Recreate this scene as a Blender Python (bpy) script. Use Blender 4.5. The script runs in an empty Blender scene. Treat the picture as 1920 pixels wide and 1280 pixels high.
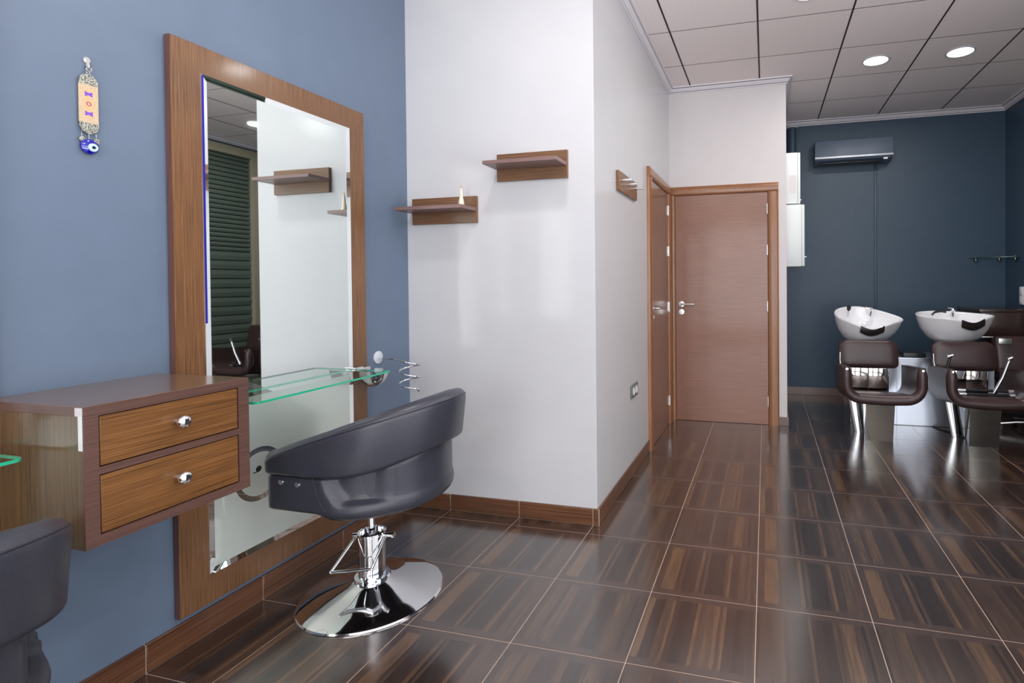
import bpy, bmesh, math, random
from mathutils import Vector, Matrix
random.seed(7)
SC = bpy.context.scene
COL = SC.collection
pi = math.pi

# ------------------------------------------------------------------ camera, world, light, exposure
def make_camera():
    cd = bpy.data.cameras.new('camera'); co = bpy.data.objects.new('camera', cd); COL.objects.link(co)
    cd.sensor_width = 36.0; cd.lens = 36.0*998.7467/1920
    cd.shift_x = -(1180.712-960)/1920; cd.shift_y = -(640-542.419)/1920
    cd.clip_start = .02; cd.clip_end = 60
    y, p, r = math.radians(-14.32811498), math.radians(-.72551372), math.radians(-.46825723)
    cy, sy, cp, sp, cr, sr = math.cos(y), math.sin(y), math.cos(p), math.sin(p), math.cos(r), math.sin(r)
    f = Vector((sy*cp, cy*cp, sp)); R0 = Vector((cy, -sy, 0)); U = R0.cross(f)
    rt = R0*cr+U*sr; up = -R0*sr+U*cr
    m = Matrix(((rt.x, up.x, -f.x, 1.958607), (rt.y, up.y, -f.y, 0), (rt.z, up.z, -f.z, 1.252789), (0, 0, 0, 1)))
    co.matrix_world = m
    SC.camera = co
make_camera()
w = bpy.data.worlds.new('world'); SC.world = w; w.use_nodes = True
w.node_tree.nodes['Background'].inputs[0].default_value = (.75, .85, 1, 1)
w.node_tree.nodes['Background'].inputs[1].default_value = 1.0
SC.view_settings.view_transform = 'Standard'; SC.view_settings.look = 'None'
SC.view_settings.exposure = 0.0; SC.view_settings.gamma = 1.0
try: SC.view_settings.use_curve_mapping = False
except Exception: pass
SC.cycles.max_bounces = 10; SC.cycles.diffuse_bounces = 5; SC.cycles.glossy_bounces = 6
SC.cycles.transparent_max_bounces = 12; SC.cycles.transmission_bounces = 8
SC.cycles.caustics_reflective = False; SC.cycles.caustics_refractive = False
SC.cycles.sample_clamp_indirect = 6

FRONT = -2.7      # y of the street-side wall behind the camera
H = 3.007
WINS = [(.55, 2.35, .12, 2.55), (2.75, 4.0, .12, 2.55)]
DAY = 72.0; UPFILL = 86.0
def area(name, loc, rot, sx, sy, power, col, spread=pi):
    l = bpy.data.lights.new(name, 'AREA'); l.shape = 'RECTANGLE'; l.size = sx; l.size_y = sy
    l.energy = power; l.color = col; l.spread = spread
    o = bpy.data.objects.new(name, l); COL.objects.link(o); o.location = loc; o.rotation_euler = rot
    return o
for (x0, x1, z0, z1) in WINS:     # daylight through the shop windows, with added upward fill
    area('daylight', ((x0+x1)/2, FRONT-.16, (z0+z1)/2), (pi/2, 0, 0), x1-x0, z1-z0, DAY*(x1-x0)*(z1-z0)/4.4, (.98, .98, 1))
    area('ceiling_fill', ((x0+x1)/2, FRONT-.30, z0+.55), (pi/2+math.radians(66), 0, 0), x1-x0, 1.0, UPFILL*(x1-x0)/1.8, (1, .97, .96), math.radians(120))  # lamp added low and tilted up to brighten the ceiling
SWIN = (-2.2, 1.9, .10, 2.65); SFILL = 108.0  # unseen side window, added to light the lower left wall
area('side_fill', (4.31+.17, (SWIN[0]+SWIN[1])/2, (SWIN[2]+SWIN[3])/2), (pi/2, 0, pi/2), SWIN[1]-SWIN[0], SWIN[3]-SWIN[2], SFILL, (.98, .98, 1))  # added fill lamp behind the added side window
area('ceiling_fill_side', (4.31+.34, (SWIN[0]+SWIN[1])/2, SWIN[2]+.5), (pi/2+math.radians(64), 0, pi/2), SWIN[1]-SWIN[0], .9, 82, (1, .97, .96), math.radians(125))  # added lamp, tilted up to fill the ceiling from the side
LAMP_W = 10.0
LAMPS = [(2.215, 3.415), (2.815, 4.615), (3.415, 4.615), (1.0147, 1.6147), (2.815, 2.215), (1.0147, -.185), (2.815, .415), (2.215, -1.385), (3.415, -1.385)]  # first three are seen; the rest are unseen, added for light

# ------------------------------------------------------------------ materials
def lin(c):
    def f(v):
        v /= 255.
        return v/12.92 if v <= .04045 else ((v+.055)/1.055)**2.4
    return (f(c[0]), f(c[1]), f(c[2]), 1)
class NT:
    def __init__(s, name):
        s.m = bpy.data.materials.new(name); s.m.use_nodes = True
        s.t = s.m.node_tree; s.b = s.t.nodes['Principled BSDF']
    def n(s, typ, **k):
        nd = s.t.nodes.new(typ)
        for a, v in k.items(): setattr(nd, a, v)
        return nd
    def l(s, a, b): s.t.links.new(a, b)
    def v(s, nd, i, val): nd.inputs[i].default_value = val
    def math(s, op, a, b=None, c=None):
        nd = s.n('ShaderNodeMath', operation=op)
        for i, x in enumerate((a, b, c)):
            if x is None: continue
            if isinstance(x, (int, float)): nd.inputs[i].default_value = x
            else: s.l(x, nd.inputs[i])
        return nd.outputs[0]
    def coord(s, which='Object'):
        return s.n('ShaderNodeTexCoord').outputs[which]
    def ramp(s, fac, stops, interp='LINEAR'):
        r = s.n('ShaderNodeValToRGB'); r.color_ramp.interpolation = interp
        e = r.color_ramp.elements
        e[0].position, e[0].color = stops[0]
        e[1].position, e[1].color = stops[-1]
        for p, c in stops[1:-1]:
            x = e.new(p); x.color = c
        s.l(fac, r.inputs[0]); return r.outputs[0]
    def bump(s, h, strength, dist):
        b = s.n('ShaderNodeBump'); b.inputs['Strength'].default_value = strength; b.inputs['Distance'].default_value = dist
        s.l(h, b.inputs['Height']); s.l(b.outputs[0], s.b.inputs['Normal'])
def pbr(name, col, rough=.5, metal=0, spec=.5, coat=0, noise=None):
    t = NT(name); b = t.b
    c = lin(col) if max(col) > 1.01 else (*col[:3], 1)
    b.inputs['Base Color'].default_value = c; b.inputs['Roughness'].default_value = rough
    b.inputs['Metallic'].default_value = metal; b.inputs['Specular IOR Level'].default_value = spec
    if coat: b.inputs['Coat Weight'].default_value = coat; b.inputs['Coat Roughness'].default_value = .08
    if noise:
        sc, amt, bs = noise
        nz = t.n('ShaderNodeTexNoise'); nz.inputs['Scale'].default_value = sc; nz.inputs['Detail'].default_value = 4
        t.l(t.coord(), nz.inputs[0])
        lo = tuple(v*(1-amt) for v in c[:3])+(1,); hi = tuple(min(1, v*(1+amt)) for v in c[:3])+(1,)
        t.l(t.ramp(nz.outputs[0], [(.3, lo), (.7, hi)]), b.inputs['Base Color'])
        if bs: t.bump(nz.outputs[0], bs, .002)
    return t.m
def wood(name, dark, light, axis='Z', rough=.35, scale=1.0, coat=.2):
    """fine straight grain running along the given axis"""
    t = NT(name); b = t.b
    mp = t.n('ShaderNodeMapping'); t.l(t.coord(), mp.inputs[0])
    s = {'X': (2.5, 210, 210), 'Y': (210, 2.5, 210), 'Z': (210, 210, 2.5)}[axis]
    mp.inputs['Scale'].default_value = tuple(v*scale for v in s)
    nz = t.n('ShaderNodeTexNoise'); nz.inputs['Scale'].default_value = 2.2; nz.inputs['Detail'].default_value = 6; nz.inputs['Roughness'].default_value = .65
    t.l(mp.outputs[0], nz.inputs[0])
    n2 = t.n('ShaderNodeTexNoise'); n2.inputs['Scale'].default_value = 3; t.l(t.coord(), n2.inputs[0])
    f = t.math('ADD', t.math('MULTIPLY', nz.outputs[0], .85), t.math('MULTIPLY', n2.outputs[0], .15))
    t.l(t.ramp(f, [(.36, lin(dark)), (.62, lin(light))]), b.inputs['Base Color'])
    b.inputs['Roughness'].default_value = rough; b.inputs['Coat Weight'].default_value = coat; b.inputs['Coat Roughness'].default_value = .12
    t.bump(nz.outputs[0], .15, .001)
    return t.m
def floor_mat():
    t = NT('wood_effect_floor_tile'); b = t.b
    sep = t.n('ShaderNodeSeparateXYZ'); t.l(t.coord(), sep.inputs[0])
    oi = t.n('ShaderNodeObjectInfo')
    rnd = t.math('FLOOR', t.math('MULTIPLY', oi.outputs['Random'], 4))
    u = t.math('MULTIPLY', t.math('ADD', sep.outputs[0], .2075), 21/.415)
    # uneven strips: warp u a little before flooring
    uw = t.math('ADD', u, t.math('MULTIPLY', t.math('SINE', t.math('MULTIPLY', u, 1.3)), .55))
    k = t.math('FLOOR', uw)
    ay = t.math('ABSOLUTE', sep.outputs[1])
    border = t.math('GREATER_THAN', ay, .172)
    wn = t.n('ShaderNodeTexWhiteNoise', noise_dimensions='2D')
    cx = t.n('ShaderNodeCombineXYZ'); t.l(k, cx.inputs[0]); t.l(rnd, cx.inputs[1]); t.l(cx.outputs[0], wn.inputs[0])
    mp = t.n('ShaderNodeMapping'); t.l(t.coord(), mp.inputs[0]); mp.inputs['Scale'].default_value = (110, 7, 1)
    t.l(t.math('MULTIPLY', oi.outputs['Random'], 50), mp.inputs['Location'])
    nz = t.n('ShaderNodeTexNoise'); nz.inputs['Scale'].default_value = 1; nz.inputs['Detail'].default_value = 5; t.l(mp.outputs[0], nz.inputs[0])
    v = t.math('ADD', t.math('MULTIPLY', wn.outputs[0], .52), t.math('MULTIPLY', nz.outputs[0], .48))
    inner = t.ramp(v, [(.22, lin((42, 33, 30))), (.38, lin((54, 41, 36))), (.52, lin((63, 48, 41))), (.65, lin((76, 58, 46))), (.78, lin((100, 75, 55)))])
    edge = t.ramp(nz.outputs[0], [(.3, lin((60, 47, 43))), (.7, lin((74, 57, 50)))])
    mx = t.n('ShaderNodeMix', data_type='RGBA'); t.l(border, mx.inputs[0]); t.l(inner, mx.inputs[6]); t.l(edge, mx.inputs[7])
    t.l(mx.outputs[2], b.inputs['Base Color'])
    t.l(t.math('ADD', t.math('MULTIPLY', nz.outputs[0], .08), .18), b.inputs['Roughness'])
    b.inputs['Specular IOR Level'].default_value = .5
    b.inputs['Coat Weight'].default_value = 1; b.inputs['Coat IOR'].default_value = 1.9; b.inputs['Coat Roughness'].default_value = .17
    t.bump(nz.outputs[0], .04, .001)
    return t.m
def glass_mat(name, tint, rough=0.0):
    """thin pane: transparent, with a tinted body and a sharp reflection"""
    t = NT(name); t.t.nodes.remove(t.b)
    out = t.t.nodes['Material Output']
    tr = t.n('ShaderNodeBsdfTransparent'); tr.inputs[0].default_value = (*tint, 1)
    gl = t.n('ShaderNodeBsdfGlossy'); gl.inputs['Roughness'].default_value = rough
    fr = t.n('ShaderNodeFresnel'); fr.inputs[0].default_value = 1.5
    geo = t.n('ShaderNodeNewGeometry')
    fac = t.math('MULTIPLY', fr.outputs[0], t.math('SUBTRACT', 1, geo.outputs['Backfacing']))
    m = t.n('ShaderNodeMixShader'); t.l(fac, m.inputs[0]); t.l(tr.outputs[0], m.inputs[1]); t.l(gl.outputs[0], m.inputs[2])
    t.l(m.outputs[0], out.inputs[0]); return t.m
def mirror_mat():
    """silvered plate glass; below the shelf the face is sandblasted, leaving a clear ring and dot"""
    t = NT('mirror_glass'); out = t.t.nodes['Material Output']; b = t.b
    b.inputs['Base Color'].default_value = (.84, .90, .87, 1); b.inputs['Metallic'].default_value = 1; b.inputs['Roughness'].default_value = .015
    sep = t.n('ShaderNodeSeparateXYZ'); t.l(t.coord(), sep.inputs[0])
    y, z = sep.outputs[1], sep.outputs[2]
    def dist(cy, cz):
        return t.math('SQRT', t.math('ADD', t.math('POWER', t.math('SUBTRACT', y, cy), 2), t.math('POWER', t.math('SUBTRACT', z, cz), 2)))
    # local coordinates: origin at glass centre (y 1.805, z 1.11)
    frost = t.math('LESS_THAN', z, -.285)
    d = dist(-.145, -.595)
    ring = t.math('MULTIPLY', t.math('GREATER_THAN', d, .084), t.math('LESS_THAN', d, .104))
    gap = t.math('MULTIPLY', t.math('GREATER_THAN', y, -.1), t.math('LESS_THAN', t.math('ABSOLUTE', t.math('SUBTRACT', z, -.59)), .03))
    ring = t.math('MULTIPLY', ring, t.math('SUBTRACT', 1, gap))
    dot = t.math('LESS_THAN', dist(-.15, -.575), .012)
    tail = t.math('MULTIPLY', t.math('LESS_THAN', t.math('ABSOLUTE', t.math('SUBTRACT', z, -.585)), .002),
                  t.math('MULTIPLY', t.math('GREATER_THAN', y, -.175), t.math('LESS_THAN', y, -.15)))
    clear = t.math('MAXIMUM', t.math('MAXIMUM', ring, dot), tail)
    fac = t.math('MULTIPLY', frost, t.math('SUBTRACT', 1, clear))
    fr = t.n('ShaderNodeBsdfPrincipled'); fr.inputs['Base Color'].default_value = lin((226, 234, 226)); fr.inputs['Roughness'].default_value = .38; fr.inputs['Metallic'].default_value = .55
    m = t.n('ShaderNodeMixShader'); t.l(t.math('MULTIPLY', fac, .93), m.inputs[0]); t.l(b.outputs[0], m.inputs[1]); t.l(fr.outputs[0], m.inputs[2])
    t.l(m.outputs[0], out.inputs[0]); return t.m
def emit(name, col, s):
    t = NT(name); t.b.inputs['Base Color'].default_value = (.8, .8, .8, 1)
    t.b.inputs['Emission Color'].default_value = (*col, 1); t.b.inputs['Emission Strength'].default_value = s; return t.m
def filigree_mat():
    t = NT('tarnished_silver_filigree'); b = t.b; b.inputs['Metallic'].default_value = .8; b.inputs['Roughness'].default_value = .45
    vo = t.n('ShaderNodeTexVoronoi'); vo.inputs['Scale'].default_value = 260; t.l(t.coord(), vo.inputs[0])
    t.l(t.ramp(vo.outputs[0], [(.25, lin((60, 60, 58))), (.6, lin((190, 190, 180)))]), b.inputs['Base Color'])
    t.bump(vo.outputs[0], .6, .001); return t.m
def textile_mat():
    t = NT('cream_woven_ribbon'); b = t.b; b.inputs['Roughness'].default_value = .9
    sep = t.n('ShaderNodeSeparateXYZ'); t.l(t.coord(), sep.inputs[0]); y, z = sep.outputs[1], sep.outputs[2]
    ck = t.n('ShaderNodeTexNoise'); ck.inputs['Scale'].default_value = 500; t.l(t.coord(), ck.inputs[0])
    base = t.ramp(ck.outputs[0], [(.35, lin((182, 152, 120))), (.65, lin((216, 196, 168)))])
    az = t.math('ABSOLUTE', z); ay = t.math('ABSOLUTE', y)
    bow = t.math('MULTIPLY', t.math('LESS_THAN', t.math('ABSOLUTE', t.math('SUBTRACT', az, .029)), t.math('ADD', .0035, t.math('MULTIPLY', ay, .45))), t.math('LESS_THAN', ay, .0095))
    mid = t.math('LESS_THAN', t.math('ABSOLUTE', t.math('SUBTRACT', t.math('SQRT', t.math('ADD', t.math('POWER', y, 2), t.math('POWER', z, 2))), .005)), .0014)
    pan = t.math('MULTIPLY', t.math('LESS_THAN', ay, .0125), t.math('LESS_THAN', az, .042))
    m0 = t.n('ShaderNodeMix', data_type='RGBA'); t.l(t.math('MULTIPLY', pan, .5), m0.inputs[0]); t.l(base, m0.inputs[6]); m0.inputs[7].default_value = lin((214, 172, 120))
    m1 = t.n('ShaderNodeMix', data_type='RGBA'); t.l(bow, m1.inputs[0]); t.l(m0.outputs[2], m1.inputs[6]); m1.inputs[7].default_value = lin((120, 84, 190))
    m2 = t.n('ShaderNodeMix', data_type='RGBA'); t.l(mid, m2.inputs[0]); t.l(m1.outputs[2], m2.inputs[6]); m2.inputs[7].default_value = lin((170, 70, 110))
    t.l(m2.outputs[2], b.inputs['Base Color']); return t.m
M = {}
M['blue'] = pbr('slate_blue_paint', (101, 116, 137), .42, noise=(9, .03, .05))
M['navy'] = pbr('dark_petrol_paint', (50, 71, 90), .45, noise=(9, .04, .05))
M['white'] = pbr('gloss_white_paint', (203, 203, 206), .14, spec=.35, noise=(6, .012, .0))
M['matwhite'] = pbr('white_paint', (214, 209, 210), .5, noise=(6, .015, .04))
M['front'] = pbr('pale_wall_paint', (200, 196, 190), .6)
M['grout'] = pbr('beige_grout', (186, 164, 148), .8)
M['tile'] = floor_mat()
M['bbtile'] = wood('wood_effect_skirting_tile', (74, 47, 32), (114, 76, 54), 'Y', .22, .35, .3)
M['bbtilex'] = wood('wood_effect_skirting_tile_x', (74, 47, 32), (114, 76, 54), 'X', .22, .35, .3)
M['bbgrey'] = pbr('grey_brown_skirting_tile', (112, 96, 92), .3)
M['ceil'] = pbr('ceiling_panel_mineral', (240, 230, 230), .85, noise=(70, .04, .15))
M['gap'] = pbr('dark_ceiling_grid', (40, 30, 30), .6)
M['cornice'] = pbr('white_cornice_plaster', (226, 222, 228), .4)
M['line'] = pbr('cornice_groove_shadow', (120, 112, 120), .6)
M['walnutZ'] = wood('wenge_laminate_vertical', (80, 54, 34), (138, 97, 64), 'Z', .34, .8)
M['walnutY'] = wood('wenge_laminate_front', (82, 52, 26), (138, 94, 54), 'Y', .34, .8)
M['walnutX'] = wood('wenge_laminate_x', (84, 56, 36), (136, 96, 64), 'X', .36, .8)
M['sideZ'] = wood('wenge_laminate_side', (78, 58, 38), (112, 86, 60), 'Z', .22, .8, .5)
M['edging'] = wood('purple_brown_edging', (80, 55, 49), (104, 75, 67), 'Y', .4, .8)
M['shelfw'] = wood('taupe_shelf_edging', (112, 86, 82), (136, 108, 104), 'X', .4, .8)
M['cabtop'] = wood('wenge_laminate_top', (94, 72, 54), (120, 93, 72), 'Y', .2, .8, .35)
M['frameedge'] = wood('frame_side_edge', (84, 52, 44), (108, 70, 60), 'Z', .4)
M['doorleaf'] = wood('mahogany_door_veneer', (120, 78, 60), (150, 104, 84), 'X', .38, .6, .4)
M['doorleafy'] = wood('mahogany_door_veneer_side', (112, 76, 60), (140, 100, 82), 'Y', .3, .6, .5)
M['doorframe'] = wood('honey_brown_door_frame', (124, 78, 46), (158, 106, 68), 'Z', .3, .6, .3)
M['mirror'] = mirror_mat()
M['bevel'] = pbr('mirror_bevel', (.9, .94, .93), .02, 1)
M['bluefringe'] = pbr('blue_dispersion_tint', (.06, .06, .75), .08, .6)  # blue colour stands for dispersion in the bevelled glass
M['chrome'] = pbr('chrome', (.82, .82, .84), .06, 1)
M['satin'] = pbr('satin_steel', (.72, .72, .72), .28, 1)
M['brushed'] = pbr('brushed_stainless', (.72, .76, .86), .30, 1)
M['steelsheet'] = pbr('polished_steel_sheet', (.74, .70, .66), .07, 1)
M['darksteel'] = pbr('dark_polished_steel', (.20, .19, .17), .07, 1)
M['black'] = pbr('black_leatherette', (54, 55, 65), .36, spec=.5, noise=(160, .12, .12))
M['brown'] = pbr('dark_brown_leatherette', (60, 42, 43), .34, spec=.5, noise=(160, .12, .12))
M['piping'] = pbr('dark_seam_piping', (34, 33, 42), .5)
M['glass'] = glass_mat('clear_shelf_glass', (.93, .985, .965))
M['glassedge'] = pbr('green_glass_edge', (42, 178, 138), .12, spec=.8)
M['pane'] = glass_mat('window_glass', (.97, .98, .98))
M['porcelain'] = pbr('white_porcelain', (236, 236, 240), .1, coat=.5)
M['gel'] = pbr('black_gel_pad', (40, 34, 34), .3)
M['blackplastic'] = pbr('black_plastic', (26, 26, 28), .35)
M['whiteplastic'] = pbr('white_plastic', (228, 228, 226), .35)
M['greyplastic'] = pbr('grey_socket_plate', (112, 112, 112), .4)
M['metalbox'] = pbr('white_enamel_box', (224, 228, 228), .35)
M['silverstrip'] = pbr('silver_strip', (214, 218, 226), .3, .2)
M['filigree'] = filigree_mat(); M['textile'] = textile_mat()
M['eyeblue'] = pbr('cobalt_glass', (14, 10, 150), .06, coat=1)
M['eyelight'] = pbr('pale_blue_glass', (196, 220, 240), .1, coat=1)
M['eyeblack'] = pbr('dark_teal_glass', (14, 44, 60), .1, coat=1)
M['porc_fig'] = pbr('cream_porcelain', (238, 226, 208), .25)
M['copper'] = pbr('copper_gilt', (214, 150, 112), .35, .4)
M['shutter'] = pbr('dark_green_shutter_slat', (80, 92, 84), .6)
M['winframe'] = pbr('cream_aluminium_frame', (150, 144, 124), .45)
M['greyframe'] = pbr('grey_aluminium_frame', (120, 120, 118), .45)
M['lampdisc'] = emit('lamp_diffuser', (1, .99, .96), 6)
M['cable'] = pbr('black_cable', (18, 18, 20), .5)
M['darkwood'] = wood('dark_wenge_counter', (44, 32, 31), (62, 46, 43), 'Y', .25, .8, .5)

# ------------------------------------------------------------------ geometry helpers
def link(name, bm, mat, parent=None, smooth=False, loc=None, bevel=0, seg=2, autos=None):
    me = bpy.data.meshes.new(name)
    if bevel:
        bmesh.ops.bevel(bm, geom=[e for e in bm.edges], offset=bevel, segments=seg, affect='EDGES', profile=.5, clamp_overlap=True)
    bmesh.ops.recalc_face_normals(bm, faces=bm.faces)
    bm.to_mesh(me); bm.free()
    for m in (mat if isinstance(mat, (list, tuple)) else [mat]): me.materials.append(m)
    if smooth or bevel:
        for p in me.polygons: p.use_smooth = True
        me.set_sharp_from_angle(angle=math.radians(autos or 40))
    o = bpy.data.objects.new(name, me); COL.objects.link(o)
    if parent: o.parent = parent
    if loc: o.location = loc
    return o
def box(bm, x0, x1, y0, y1, z0, z1, mi=0):
    vs = [bm.verts.new(c) for c in ((x0,y0,z0),(x1,y0,z0),(x1,y1,z0),(x0,y1,z0),(x0,y0,z1),(x1,y0,z1),(x1,y1,z1),(x0,y1,z1))]
    for f in ((0,3,2,1),(4,5,6,7),(0,1,5,4),(1,2,6,5),(2,3,7,6),(3,0,4,7)):
        bm.faces.new([vs[i] for i in f]).material_index = mi
    return vs
def B(*a):
    bm = bmesh.new(); box(bm, *a); return bm
def frame_of(d):
    d = d.normalized(); a = Vector((0, 0, 1)) if abs(d.z) < .9 else Vector((1, 0, 0))
    u = d.cross(a).normalized(); return u, d.cross(u).normalized()
def tube(bm, pts, r, n=12, cap=True, rr=None):
    pts = [Vector(p) for p in pts]; rings = []
    u = v = None
    for i, p in enumerate(pts):
        d = (pts[min(i+1, len(pts)-1)]-pts[max(i-1, 0)]).normalized()
        if u is None: u, v = frame_of(d)
        else:
            u = (u-d*u.dot(d)).normalized(); v = d.cross(u)
        R = rr[i] if rr else r
        rings.append([bm.verts.new(p+u*(math.cos(2*pi*k/n)*R)+v*(math.sin(2*pi*k/n)*R)) for k in range(n)])
    for a, b in zip(rings, rings[1:]):
        for k in range(n): bm.faces.new((a[k], a[(k+1) % n], b[(k+1) % n], b[k]))
    if cap:
        bm.faces.new(rings[0]); bm.faces.new(rings[-1][::-1])
    return bm
def T(pts, r, n=12, **k): return tube(bmesh.new(), pts, r, n, **k)
def lathe(bm, prof, n=48, c=(0, 0, 0), axis='Z', cap=True):
    rings = []
    for r, h in prof:
        if r < 1e-6: rings.append([bm.verts.new(place(c, axis, 0, 0, h))])
        else: rings.append([bm.verts.new(place(c, axis, r*math.cos(2*pi*k/n), r*math.sin(2*pi*k/n), h)) for k in range(n)])
    for a, b in zip(rings, rings[1:]):
        if len(a) == 1 and len(b) == 1: continue
        for k in range(n):
            if len(a) == 1: bm.faces.new((a[0], b[k], b[(k+1) % n]))
            elif len(b) == 1: bm.faces.new((a[k], a[(k+1) % n], b[0]))
            else: bm.faces.new((a[k], a[(k+1) % n], b[(k+1) % n], b[k]))
    if len(rings[0]) > 1 and cap: bm.faces.new(rings[0])
    if len(rings[-1]) > 1 and cap: bm.faces.new(rings[-1])
    return bm
def place(c, axis, a, b, h):
    if axis == 'Z': return (c[0]+a, c[1]+b, c[2]+h)
    if axis == 'X': return (c[0]+h, c[1]+a, c[2]+b)
    return (c[0]+a, c[1]+h, c[2]+b)
def L(prof, n=48, c=(0, 0, 0), axis='Z', cap=True): return lathe(bmesh.new(), prof, n, c, axis, cap)
def grid(bm, rows, close_u=False, close_v=False):
    g = [[bm.verts.new(p) for p in r] for r in rows]
    nu, nv = len(g), len(g[0])
    for i in range(nu if close_u else nu-1):
        for j in range(nv if close_v else nv-1):
            q = [g[i][j], g[i][(j+1) % nv], g[(i+1) % nu][(j+1) % nv], g[(i+1) % nu][j]]
            bm.faces.new(q)
    return g
def prism(poly, axis, a0, a1):
    """extrude a 2-D polygon along axis between a0 and a1"""
    bm = bmesh.new()
    def P(p, a): return {'X': (a, p[0], p[1]), 'Y': (p[0], a, p[1]), 'Z': (p[0], p[1], a)}[axis]
    A = [bm.verts.new(P(p, a0)) for p in poly]; Bv = [bm.verts.new(P(p, a1)) for p in poly]
    bm.faces.new(A); bm.faces.new(Bv[::-1]); n = len(poly)
    for i in range(n): bm.faces.new((A[i], Bv[i], Bv[(i+1) % n], A[(i+1) % n]))
    return bm
def cushion(sx, sy, sz, r, n=5, puff=.0):
    """rounded pad centred on the origin"""
    bm = B(-sx/2, sx/2, -sy/2, sy/2, -sz/2, sz/2)
    bmesh.ops.bevel(bm, geom=list(bm.edges), offset=r, segments=n, affect='EDGES', profile=.5, clamp_overlap=True)
    if puff:
        bmesh.ops.subdivide_edges(bm, edges=[e for e in bm.edges if e.calc_length() > .05], cuts=6, use_grid_fill=True)
        for v in bm.verts:
            fx = max(0, 1-(2*v.co.x/sx)**2); fz = max(0, 1-(2*v.co.z/sz)**2); fy = v.co.y/(sy/2)
            v.co.y += puff*fx*fz*fy
    return bm
def round_pad(sx, sy, sz, rc):
    """upholstered slab: outline with big round corners in xz, pillowed faces and a rolled edge"""
    bm = bmesh.new(); out = []
    for (cx, cz, a0) in ((sx/2-rc, sz/2-rc, 0), (-sx/2+rc, sz/2-rc, 90), (-sx/2+rc, -sz/2+rc*.6, 180), (sx/2-rc, -sz/2+rc*.6, 270)):
        for i in range(9):
            a = math.radians(a0+90*i/8); k = rc if a0 < 180 else rc*.6
            ox = (rc-k) if a0 in (0, 270) else -(rc-k)
            out.append((cx+ox*(a0 >= 180)+k*math.cos(a), cz+k*math.sin(a)))
    rows = []
    for d, y in ((.0, -1.18), (.35, -1.16), (.7, -1.08), (.9, -.86), (.975, -.55), (1.0, 0), (.975, .55), (.9, .86), (.7, 1.08), (.35, 1.16), (0, 1.18)):
        rows.append([(x*d if d < .7 else x*(.7+(d-.7)) , y*sy/2, z*d if d < .7 else z*(.7+(d-.7))) for x, z in out])
    g = grid(bm, rows, close_v=True)
    bmesh.ops.remove_doubles(bm, verts=bm.verts, dist=1e-5)
    return bm
def thing(name, label, cat, loc=(0, 0, 0), rz=0, group=None):
    o = bpy.data.objects.new(name, None); COL.objects.link(o); o.location = loc; o.rotation_euler = (0, 0, rz)
    o.empty_display_size = .1
    o['label'] = label; o['category'] = cat
    if group: o['group'] = group
    return o
def tag(o, label, cat, group=None):
    o['label'] = label; o['category'] = cat
    if group: o['group'] = group
    return o
def struct(name, bm, mat, **k):
    o = link(name, bm, mat, **k); o['kind'] = 'structure'; return o
def dup(o, parent=None):
    c = o.copy(); COL.objects.link(c)
    if parent: c.parent = parent
    for ch in [x for x in bpy.data.objects if x.parent == o]: dup(ch, c)
    return c

# ------------------------------------------------------------------ the room shell
RX = 4.31; BY = 6.17; COLY = 2.61; COLX = 1.11; DY = 4.81; DX = 2.135
struct('wall_left', B(-.15, 0, FRONT-.15, COLY, 0, 3.1), M['blue'])
struct('wall_column', B(-.15, COLX, COLY, DY, 0, 3.1), M['white'])
struct('wall_door', B(-.15, DX, DY, BY+.15, 0, 3.1), M['matwhite'])
struct('wall_back', B(DX, RX+.15, BY, BY+.15, 0, 3.1), M['navy'])
# right wall with the shuttered opening
WY0, WY1, WZ = 3.75, 5.43, 2.93
bm = B(RX, RX+.15, SWIN[1], WY0, 0, 3.1); box(bm, RX, RX+.15, FRONT-.15, SWIN[0], 0, 3.1); box(bm, RX, RX+.15, SWIN[0], SWIN[1], 0, SWIN[2]); box(bm, RX, RX+.15, SWIN[0], SWIN[1], SWIN[3], 3.1); box(bm, RX, RX+.15, WY1, BY, 0, 3.1); box(bm, RX, RX+.15, WY0, WY1, WZ, 3.1)
struct('wall_right', bm, M['navy'])
bm = bmesh.new(); xs = [0]+[v for wn in WINS for v in wn[:2]]+[RX]
for i in range(0, len(xs), 2): box(bm, xs[i], xs[i+1], FRONT-.15, FRONT, 0, 3.1)
for (x0, x1, z0, z1) in WINS:
    box(bm, x0, x1, FRONT-.15, FRONT, 0, z0); box(bm, x0, x1, FRONT-.15, FRONT, z1, 3.1)
struct('wall_front', bm, M['front'])
for i, (x0, x1, z0, z1) in enumerate(WINS):
    bm = bmesh.new(); t = .05
    for a in ((x0, x0+t, z0, z1), (x1-t, x1, z0, z1), (x0+t, x1-t, z0, z0+t), (x0+t, x1-t, z1-t, z1), ((x0+x1)/2-t/2, (x0+x1)/2+t/2, z0+t, z1-t)):
        box(bm, a[0], a[1], FRONT-.1, FRONT-.04, a[2], a[3])
    f = struct('window_%d' % (i+1), bm, M['winframe'])
    link('pane', B(x0+t, x1-t, FRONT-.075, FRONT-.069, z0+t, z1-t), M['pane'], f)

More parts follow.
